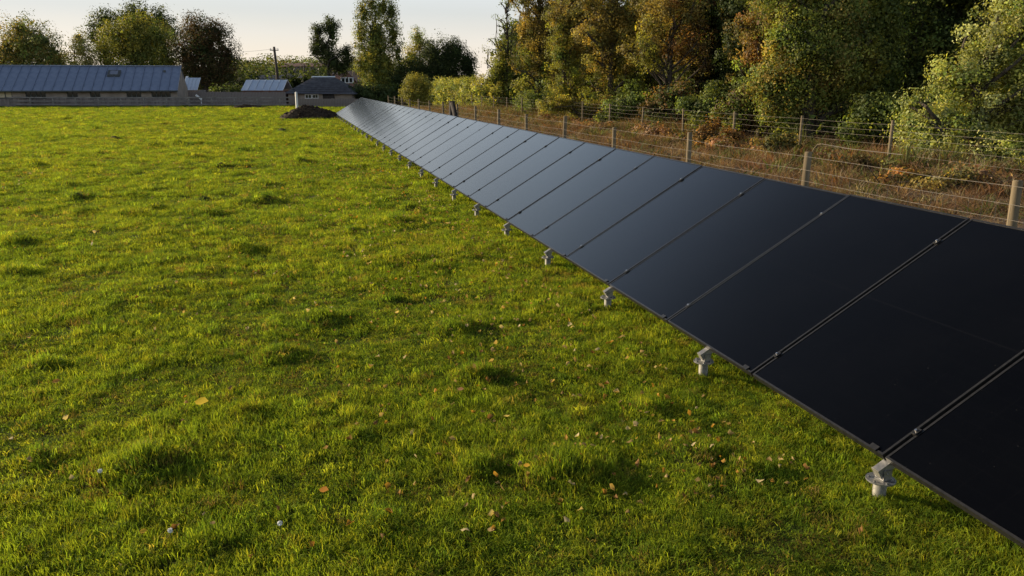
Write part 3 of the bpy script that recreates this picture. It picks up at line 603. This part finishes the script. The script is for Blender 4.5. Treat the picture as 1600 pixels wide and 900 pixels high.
# timber fence and brick shed with pale roof
d = 72.0; bw = bldg('board_fence', 'tall grey brown board fence running from the barn to the small shed', 295, d, 'board fence')
xa, xb = 0, lat(445, d)-lat(295, d); zt = zat(143.5, d); k = 0; x = 0
bm0 = MB().box((0,0,zt/2), (.235,.03,zt)).mesh('fence_board', M['board'])
while x < xb:
    o = mesh_obj('fence_board', bm0, bw); o.location = (x+.12, random.uniform(-.012, .012), random.uniform(-.04, .02)); x += .25
MB().box((xb/2, .06, zt*.75), (xb, .06, .09)).box((xb/2, .06, zt*.25), (xb, .06, .09)).build('rail', M['board'], bw)
d = 74.0; sh = bldg('small_shed', 'small brick shed with a pale blue metal roof beside the telegraph pole', 378, d, 'shed')
sw = lat(444, d)-lat(378, d); z1, z2 = zat(141.5, d), zat(127, d+1.5); a_ = math.atan2(z2-z1, 1.5)
MB().box((sw/2, 1.5, z1/2), (sw-.1, 2.8, z1)).build('wall', M['brick'], sh)
ns = 6
for k in range(ns):
    o = MB().box((0,.92,0), (sw/ns-.03, 1.95, .03)).box((sw/ns/2-.02,.92,.03), (.03,1.93,.07)).build('roof_panel', M['paleroof'], sh); o.location = (sw*(k+.5)/ns, -.15, z1+.03); o.rotation_euler = (a_, 0, 0)
MB().box((sw/2, 2.35, (z1+z2)/2+.05), (sw, 1.95, .04), Matrix.Rotation(-a_, 3, 'X')).build('rear_roof', M['paleroof'], sh)
# hipped outbuilding
d = 74.0; hp = bldg('hipped_outbuilding', 'dark slate hipped roof outbuilding behind the white marker post', 448, d)
sw = lat(552, d)-lat(448, d); z1, z2 = zat(145, d), zat(120.5, d+2.6); dp = 5.2
ex0, ex1 = lat(480, d)-lat(448, d), lat(514, d)-lat(448, d); m = MB()
m.add([(-.2,-.25,z1-.05),(sw+.2,-.25,z1-.12),(sw+.2,dp+.25,z1-.1),(-.2,dp+.25,z1-.1),(ex0,dp/2,z2),(ex1,dp/2,z2)], [(0,1,5,4),(1,2,5),(2,3,4,5),(3,0,4),(0,3,2,1)])
m.build('roof', M['slate'], hp)
m = MB()                                # slate courses stand proud
for k in range(1, 8):
    t = k/8; za = z1-.05+(z2-z1+.05)*t; xa_ = -.2+(ex0+.2)*t; xb_ = sw+.2+(ex1-sw-.2)*t; yy = -.25+(dp/2+.25)*t
    m.box(((xa_+xb_)/2, yy-.01, za+.012), (xb_-xa_-.06, .10, .03))
m.build('slate_course', M['slate'], hp)
MB().box(((ex0+ex1)/2, dp/2, z2+.04), (ex1-ex0+.2, .24, .10)).build('ridge_cap', M['paleroof'], hp)
MB().box((sw/2, dp/2, (z1-.12)/2), (sw-.2, dp-.3, z1-.12)).build('wall', M['wall'], hp)
for a, b, mt, nm in ((476,487,'white','window'),(488,497,'white','window'),(504,522,'darkwood','dark_opening')):  # the dark opening is a slab with its inner shade put into the colour
    xa, xb = lat(a, d)-lat(448, d), lat(b, d)-lat(448, d); zz0, zz1 = zat(162 if nm == 'dark_opening' else 154, d), zat(147.2, d)
    o = MB().box(((xa+xb)/2, .11, (zz0+zz1)/2), (xb-xa, .10, zz1-zz0)).build(nm, M[mt], hp)
    if nm == 'window':
        for q in (0, 1): MB().box((xa+(xb-xa)*(.28+.44*q), .05, (zz0+zz1)/2), ((xb-xa)*.36, .02, (zz1-zz0)*.72)).build('pane', M['pane'], o)
# near board fence at the end of the field, post and rail fence, white post
d = 66.0; nb = bldg('board_fence', 'low close boarded fence behind the soil heap at the end of the panels', 463, d, 'board fence')
xb = lat(558, d)-lat(463, d); zt = zat(154, d); bm1 = MB().box((0,0,zt/2), (.20,.03,zt)).mesh('fence_board', M['board']); x = 0
while x < xb:
    o = mesh_obj('fence_board', bm1, nb); o.location = (x+.1, random.uniform(-.012,.012), random.uniform(-.03,.02)); x += .215
MB().box((xb/2, .06, zt*.8), (xb, .05, .09)).box((xb/2, .06, zt*.3), (xb, .05, .09)).build('rail', M['board'], nb)
d = 78.0; rb = bldg('brick_wall', 'long dull brick boundary wall behind the far end of the fence', 562, d, 'wall')
xb = lat(640, d)-lat(562, d); MB().box((xb/2, 0, zat(149, d)/2), (xb, .25, zat(149, d))).build('brickwork', M['brick'], rb)
MB().box((xb/2, 0, zat(149, d)+.04), (xb+.05, .32, .08)).build('coping', M['brick'], rb)
d = 67.0; pr = bldg('rail_fence', 'grey post and rail fence along the far edge of the field by the barn', -60, d, 'rail fence')
xb = lat(455, d)-lat(-60, d); x = 0; zt = zat(152, d); pm = MB().box((0,0,zt/2-.1), (.11,.11,zt+.25)).mesh('fence_post', M['rail'])
while x < xb: 
    o = mesh_obj('fence_post', pm, pr); o.location = (x, 0, 0); x += 1.85
for z in (zt-.02, zt*.62, zt*.28):
    MB().box((xb/2, -.08, z), (xb, .035, .09)).build('rail', M['rail'], pr)
x, y = at(463, 56); mp_ = empty('marker_post', (x, y, 0), 0, 'slim white marker post standing behind the soil heap', 'post')
z = zat(144, 56); MB().box((0,0,z/2-.1), (.14,.14,z+.2), Matrix.Rotation(R(12), 3, 'Z'), .96).build('post', M['white'], mp_)
MB().box((0,0,z+.012), (.11,.11,.024), Matrix.Rotation(R(12), 3, 'Z'), .5).build('cap', M['white'], mp_)
# far houses
d = 120.0; ho = bldg('brick_house', 'far brick house with brown tiled gable roof left of the poplar', 556, d, 'house')
hw = lat(566, d)-lat(522, d); z1, z2 = zat(126, d), zat(110, d)
MB().add([(-hw,0,0),(0,0,0),(0,0,z1),(-hw*.28,0,z2-.15),(-hw*.56,0,z1),(-hw,0,z1),(-hw,6,0),(0,6,0),(0,6,z1),(-hw*.28,6,z2-.15),(-hw*.56,6,z1),(-hw,6,z1)],
         [(0,1,2,3,4,5),(6,11,10,9,8,7),(0,6,7,1),(1,7,8,2),(0,5,11,6)]).build('wall', M['brick'], ho)
m = MB()
m.add([(.3,-.3,z1-.2),(-hw*.28,-.3,z2),(-hw*.28,6.3,z2),(.3,6.3,z1-.2),(-hw*.58,-.3,z1-.2),(-hw*.58,6.3,z1-.2)], [(0,3,2,1),(1,2,5,4)])
m.add([(-hw*1.03,-.3,z1-.25),(-hw*.4,-.3,z1-.25),(-hw*.4,3,z2-.4),(-hw*1.03,3,z2-.4),(-hw*1.03,6.3,z1-.2),(-hw*.4,6.3,z1-.2)], [(0,1,2,3),(3,2,5,4)])
m.build('roof', M['tile'], ho)
MB().box((-hw*.28, -.06, z1+.05), (1.9, .08, .8)).build('gable_window', M['white'], ho)
for q in (-.5, .0, .5): MB().box((-hw*.28+q*1.1, -.12, z1+.05), (.4, .03, .6)).build('pane', M['pane'], ho)
MB().box((-hw*.86, 3, z2-.1), (.8, .6, 1.5)).build('chimney', M['wall'], ho)
d = 130.0; h2 = bldg('low_house', 'far low house roof with a pale gable above the small shed', 470, d, 'house')
hw = lat(470, d)-lat(385, d); z1, z2 = zat(126, d), zat(117, d)
MB().box((-hw/2, 3, z1/2), (hw, 5.5, z1)).build('wall', M['wall'], h2)
MB().add([(-hw-.2,-.2,z1),(.2,-.2,z1),(.2,3,z2),(-hw-.2,3,z2),(-hw-.2,6.2,z1),(.2,6.2,z1)], [(0,1,2,3),(3,2,5,4),(0,3,4),(1,5,2)]).build('roof', M['slate'], h2)
MB().add([(-3.2,-.6,0),(0,-.6,0),(0,-.6,z1),(-1.6,-.6,z2+.2),(-3.2,-.6,z1),(-3.2,1,0),(0,1,0),(0,1,z1),(-1.6,1,z2+.2),(-3.2,1,z1)], [(0,1,2,3,4),(0,5,6,1),(1,6,7,2),(4,9,5,0),(2,7,8,3),(3,8,9,4)]).build('gable', M['wall'], h2)
MB().box((-1.6,-.64,z1*.75), (1.0,.06,.9)).build('window', M['winframe'], h2)
d = 150.0; h3 = bldg('low_house', 'far long house with a red brown roof line behind the lopsided tree', 498, d, 'house')
hw = lat(505, d)-lat(450, d); z1, z2 = zat(104, d), zat(98, d)
MB().box((-hw/2, 3, z1/2), (hw, 5.5, z1)).build('wall', M['wall'], h3)
MB().add([(-hw-.2,-.2,z1),(.8,-.2,z1),(.8,3,z2),(-hw-.2,3,z2),(-hw-.2,6.2,z1),(.8,6.2,z1)], [(0,1,2,3),(3,2,5,4),(0,3,4),(1,5,2)]).build('roof', M['tile'], h3)
# telegraph pole and cables
d = 88.0; x, y = at(435, d); tp = empty('telegraph_pole', (x, y, 0), -YAW, 'dark telegraph pole rising above the small shed', 'telegraph pole')
z = zat(73, d); MB().tube([(0,0,-.3),(.05,0,z*.5),(-.1,0,z)], [.17,.15,.12], 10).build('pole', M['pole'], tp, True)
MB().box((-.1,0,z-.35), (.9,.09,.09)).build('crossarm', M['pole'], tp)
for q in (-.4, .4): MB().tube([(-.1+q,0,z-.31),(-.1+q,0,z-.15)], .04, 6).build('insulator', M['white'], tp)
for q, (ppx, pd, ppy) in ((-.4, (478, 135, 100)), (.4, (300, 150, 60))):
    e = Vector((*at(ppx, pd), zat(ppy, pd))); Mi = tp.matrix_basis.inverted(); e = Mi @ e; s0 = Vector((-.1+q, 0, z-.15))
    MB().tube([tuple(s0.lerp(e, t)-Vector((0,0,1.2*math.sin(PI*t)))) for t in np.linspace(0, 1, 9)], .012, 4).build('cable', M['cable'], tp)
d = 128.0; x, y = at(478, d); t2 = empty('telegraph_pole', (x, y, 0), -YAW, 'thin far telegraph pole between the tall pole and the lopsided tree', 'telegraph pole')
z = zat(100, d); MB().tube([(0,0,-.3),(0,0,z)], [.13,.10], 8).build('pole', M['pole'], t2, True); MB().box((0,0,z-.3), (.8,.08,.08)).build('crossarm', M['pole'], t2)
# soil heap
x, y = gnd(481, 185.5); rs = np.random.RandomState(4); nr, na = 16, 40; V = [(0,0,.70)]; F = []
for i in range(1, nr+1):
    for j in range(na):
        a = 2*PI*j/na; t = i/nr; rr = t*1.65*(1+.18*math.sin(2*a+.6)+.1*math.sin(5*a)); h = .70*max(0, (1-t**1.4))*(1+.0*t)
        V.append((rr*math.cos(a)+.15*t, rr*math.sin(a)*.8, max(-.04, h+(rs.normal()*.05 if t < .97 else -.06))))
F = [(0, 1+j, 1+(j+1) % na) for j in range(na)]+[(1+(i-1)*na+j, 1+i*na+j, 1+i*na+(j+1) % na, 1+(i-1)*na+(j+1) % na) for i in range(1, nr) for j in range(na)]
hp_ = empty('soil_heap', (x, y, 0), -YAW, 'dark heap of dug soil on the grass at the far end of the panels', 'soil heap')
mb = MB(); mb.add(V, F); mb.build('heap', M['soil'], hp_)
mb = MB()
for k in range(120):
    a = rs.uniform(0, 2*PI); t = rs.uniform(.1, 1.12)**.7; r = 1.7*t; s = rs.uniform(.03, .11)
    mb.box((r*math.cos(a), r*math.sin(a)*.8, .70*max(0, 1-t**1.4)+s*.2), (s*1.4, s, s*.8), Matrix.Rotation(rs.uniform(0, 3), 3, Vector(rs.normal(size=3)).normalized()), .6)
tag(mb.build('clods', M['soil'], hp_), kind='stuff')
x, y = gnd(385, 169.5); h2_ = empty('spoil_bank', (x, y, 0), -YAW, 'low dark bank of spoil in front of the grey rail fence', 'soil heap')
mb = MB(); mb.add([(v[0]*.95, v[1]*.6, v[2]*.42) for v in V], F); mb.build('heap', M['soil'], h2_)

# ================================================================ GRASS (stuff, instanced tufts)
def tuft_mesh(name, m, nb, rad, h, wid, rs, bend=.5, curl=1.0):
    V, F = [], []
    for k in range(nb):
        a = rs.uniform(0, 2*PI); r = rad*math.sqrt(rs.rand()); x, y = r*math.cos(a), r*math.sin(a)
        hh = h*rs.uniform(.45, 1.15); b = rs.uniform(0, 2*PI); l = hh*bend*rs.uniform(.2, 1.5); w = wid*rs.uniform(.7, 1.3)
        dx, dy = math.cos(b), math.sin(b); c = rs.uniform(0, PI); px, py = math.cos(c)*w, math.sin(c)*w; i = len(V)
        V += [(x-px, y-py, -.01), (x+px, y+py, -.01), (x+dx*l*.35-px*.8, y+dy*l*.35-py*.8, hh*.6), (x+dx*l*.35+px*.8, y+dy*l*.35+py*.8, hh*.6), (x+dx*l, y+dy*l, hh*(1-.25*bend*rs.rand()))]
        F += [(i, i+1, i+3, i+2), (i+2, i+3, i+4)]
    me = bpy.data.meshes.new(name); me.from_pydata(V, [], F); me.materials.append(m); me.update(); return me
def scatter(name, P, rot, scl, tint, variant, meshes, label):
    src = bpy.data.collections.new(name+'_kinds')
    for k, me in enumerate(meshes): src.objects.link(bpy.data.objects.new('%s_kind_%d' % (name, k), me))
    me = bpy.data.meshes.new(name); n = len(P); me.vertices.add(n); me.vertices.foreach_set('co', P.astype(np.float32).ravel())
    def att(nm, ty, key, arr): a = me.attributes.new(nm, ty, 'POINT'); a.data.foreach_set(key, np.ascontiguousarray(arr).ravel())
    att('rot', 'FLOAT_VECTOR', 'vector', rot.astype(np.float32)); att('scl', 'FLOAT_VECTOR', 'vector', scl.astype(np.float32))
    att('tint', 'FLOAT_COLOR', 'color', np.concatenate([tint, np.ones((n, 1))], 1).astype(np.float32)); att('variant', 'INT', 'value', variant.astype(np.int32))
    me.materials.append(meshes[0].materials[0]); o = mesh_obj(name, me); tag(o, label, kind='stuff')
    ng = bpy.data.node_groups.new(name, 'GeometryNodeTree'); ng.interface.new_socket('Geometry', in_out='INPUT', socket_type='NodeSocketGeometry'); ng.interface.new_socket('Geometry', in_out='OUTPUT', socket_type='NodeSocketGeometry')
    gi, go = ng.nodes.new('NodeGroupInput'), ng.nodes.new('NodeGroupOutput'); ci = ng.nodes.new('GeometryNodeCollectionInfo')
    ci.inputs['Collection'].default_value = src; ci.inputs['Separate Children'].default_value = True; ci.inputs['Reset Children'].default_value = True
    ip = ng.nodes.new('GeometryNodeInstanceOnPoints'); ip.inputs['Pick Instance'].default_value = True
    def na(nm, ty): a = ng.nodes.new('GeometryNodeInputNamedAttribute'); a.data_type = ty; a.inputs['Name'].default_value = nm; return a.outputs['Attribute']
    lk = ng.links.new; lk(gi.outputs[0], ip.inputs['Points']); lk(ci.outputs[0], ip.inputs['Instance']); lk(na('variant', 'INT'), ip.inputs['Instance Index'])
    e2r = ng.nodes.new('FunctionNodeEulerToRotation'); lk(na('rot', 'FLOAT_VECTOR'), e2r.inputs[0]); lk(e2r.outputs[0], ip.inputs['Rotation']); lk(na('scl', 'FLOAT_VECTOR'), ip.inputs['Scale'])
    lk(ip.outputs[0], go.inputs[0]); md = o.modifiers.new('tufts', 'NODES'); md.node_group = ng; return o
rs = np.random.RandomState(3)
kinds_g = [tuft_mesh('tuft', M['grass'], 32, .056, .042, .0018, rs, .95) for _ in range(6)]
RHO = 850.0
dd = np.linspace(2.0, 68, 4000); rho = np.where(dd < 4.5, RHO, RHO*(4.5/dd)**1.55); wdt = 1.55*dd+1.2; pdf = rho*wdt; cum = np.cumsum(pdf)*(dd[1]-dd[0]); NT = int(cum[-1])
d = np.interp(rs.rand(NT)*cum[-1], cum, dd); l = (rs.rand(NT)-.5)*(1.55*d+1.2)
P2 = l[:, None]*Rv+d[:, None]*Fv; keep = (P2[:, 0] < XF+.05); P2 = P2[keep]; d = d[keep]; n = len(d)
rr = np.where(d < 4.5, 1, (d/4.5)**.56); x, y = P2[:, 0], P2[:, 1]
n1, n2, n3, n4 = vnoise(x, y, .9, 21), vnoise(x, y, .28, 22), vnoise(x, y, 3.2, 23), vnoise(x, y, .5, 24)
mh = np.zeros(n)
for mx, my, r, h in mounds: q = ((x-mx)**2+(y-my)**2)/(r*r); mh = np.maximum(mh, np.exp(-1.2*q)*min(1, h/.1))
pal = np.array([(.108,.137,.013),(.079,.113,.011),(.142,.150,.014),(.051,.082,.010),(.138,.108,.026),(.085,.060,.020)])
wt = np.stack([.7+n1, .3+1.2*n2, .2+1.3*n3, .2+1.6*(1-n1)*n4+1.2*mh, .14*(n4 > .6)+.16*(n3 > .6)+.05, .05+.24*(n4 > .7)*(1-mh)], 1)
wt /= wt.sum(1)[:, None]; ch = (rs.rand(n, 1) > np.cumsum(wt, 1)).sum(1).clip(0, 5)
tint = pal[ch]*np.exp(rs.normal(0, .28, size=(n, 1)))*(np.array([1.22, 1.12, .8])*np.clip((d-5)/22, 0, 1)[:, None]*.0+1)
hgt = (.45+.6*n1+.45*n2)*(1+.30*mh)*np.exp(rs.normal(0, .22, size=n)); bare = (n4 > .72) & (mh < .1); hgt[bare] *= .55
tint *= .93
scl = np.stack([rr*(.85+.3*rs.rand(n)), rr*(.85+.3*rs.rand(n)), hgt*rr**.62], 1)
rot = np.stack([rs.normal(0, .12, n), rs.normal(0, .12, n), rs.rand(n)*2*PI], 1)
scatter('field_grass', np.stack([x, y, gz(x, y)], 1), rot, scl, tint, rs.randint(6, size=n), kinds_g, 'short lush green pasture grass over the whole field')
# dry brown growth between the fences, ranker towards the trees
kinds_d = [tuft_mesh('dry_tuft', M['dry'], 22, .11, .26, .0035, rs, 1.1) for _ in range(4)]+[tuft_mesh('weed', M['dry'], 26, .16, .24, .014, rs, 1.2) for _ in range(3)]
n = 24000; y = 2+58*rs.rand(n)**1.5; x = XF+.2+(13.6-XF)*rs.rand(n); n1 = vnoise(x, y, 1.3, 31); n2 = vnoise(x, y, .6, 32); bk = np.clip((x-9)/4, 0, 1)
pal = np.array([(.150,.092,.052),(.098,.056,.032),(.22,.18,.115),(.12,.058,.028),(.068,.078,.024)])
wt = np.stack([.5+n1, .5+n2, .4+.3*n1, .05+.5*(n2 > .65)*bk, .1+.9*bk*(n1 > .45)], 1); wt /= wt.sum(1)[:, None]; ch = (rs.rand(n, 1) > np.cumsum(wt, 1)).sum(1).clip(0, 4)
hg = (.22+.45*n2+1.5*bk*n1)*np.exp(rs.normal(0, .25, n))
scatter('dry_undergrowth', np.stack([x, y, np.full(n, .03)], 1), np.stack([rs.normal(0, .2, n), rs.normal(0, .2, n), rs.rand(n)*6.28], 1),
        np.stack([.9+.5*rs.rand(n)+y/60, .9+.5*rs.rand(n)+y/60, hg*1.25], 1), pal[ch]*np.exp(rs.normal(0, .2, size=(n, 1))), np.where(ch >= 3, rs.randint(4, 7, n), rs.randint(0, 4, n)), kinds_d,
        'dry brown grass and weeds on the strip between the two wire fences')
# fallen leaves
def leaf_shape(s, rs, curl):
    pts = [(-.5,0),(-.22,.26),(.12,.30),(.5,0),(.12,-.30),(-.22,-.26)]
    V = [(a*s, b*s, curl*s*(abs(b)*1.2+a*a*.8)) for a, b in pts]+[(-.1*s, 0, .02*s)]
    return V, [(6, i, (i+1) % 6) for i in range(6)]
rs = np.random.RandomState(15); V, F, C = [], [], []
LC = np.array([(.22,.15,.05),(.28,.20,.085),(.17,.09,.028),(.34,.27,.14),(.28,.15,.025),(.24,.16,.055)])
n = 0
while n < 2000:
    if rs.rand() < .72: y = 3+26*rs.rand()**1.4; x = A-.2-abs(rs.normal())*1.3
    else: y = 2.5+24*rs.rand(); x = rs.uniform(-8, 2.6)
    z = float(gz(x, y)); s = rs.uniform(.018, .042)*(1+y/40); v, f = leaf_shape(s, rs, rs.uniform(.2, 1.5)*(1 if rs.rand() < .7 else -1))
    Mr = Matrix.Rotation(rs.uniform(0, 6.28), 3, 'Z') @ Matrix.Rotation(rs.normal(0, .5), 3, 'X') @ Matrix.Rotation(rs.normal(0, .4), 3, 'Y')
    b = len(V); V += [tuple(Mr @ Vector(q)+Vector((x, y, z+.04+.02*rs.rand()))) for q in v]; F += [tuple(b+i for i in t) for t in f]
    C += [tuple(LC[rs.randint(6)]*rs.uniform(.7, 1.2))]*7; n += 1
tag(mesh_obj('leaf_litter', np_mesh('leaf_litter', np.array(V), np.array(F), M['deadleaf'], np.array(C))), 'small dead brown leaves scattered over the grass beside the panels', kind='stuff')
for px, py, s, c, lb in [(317,644,.095,(.62,.42,.02),'bright yellow fallen leaf lying alone on the grass'), (508,790,.052,(.42,.17,.02),'orange fallen leaf on the grass near the lower edge'),
                         (90,609,.055,(.36,.17,.04),'dull orange fallen leaf on the grass at the left'), (227,854,.036,(.5,.30,.03),'small yellow leaf on the grass at bottom left'),
                         (720,624,.045,(.35,.17,.08),'tan curled leaf standing in the grass at the centre'), (823,752,.038,(.5,.28,.03),'small golden leaf beside the dark grass hump')]:
    x, y = gnd(px, py); v, f = leaf_shape(s, rs, .25); v = [(q[0], q[1]*1.1, q[2]) for q in v]
    o = mesh_obj('fallen_leaf', np_mesh('fallen_leaf', np.array(v), np.array(f), M['deadleaf'], np.tile(np.array(c), (7, 1)))); o.location = (x, y, float(gz(x, y))+.062); o.rotation_euler = (.45, -.1, -YAW+rs.uniform(-.4, .4))
    tag(o, lb, 'leaf', 'larger leaves fallen on the grass')
for px, py, lb in [(160,762,'white dandelion clock in the grass at lower left'), (270,860,'white seed head in the grass beside the small yellow leaf'), (440,850,'white seed head in the grass below the orange leaf')]:
    x, y = gnd(px, py); o = empty('seed_head', (x, y, float(gz(x, y))), 0, lb, 'seed head', 'white seed heads in the grass')
    m = MB(); 
    for k in range(40):
        v = Vector(rs.normal(size=3)).normalized()*.011; m.tube([(0,0,.08), (v.x, v.y, .08+v.z)], [.001, .0028], 4)
    m.build('flower_head', M['clock'], o); MB().tube([(0,0,-.01),(0,0,.08)], .0018, 5).build('stem', M['leaf'] if False else M['turf'], o)
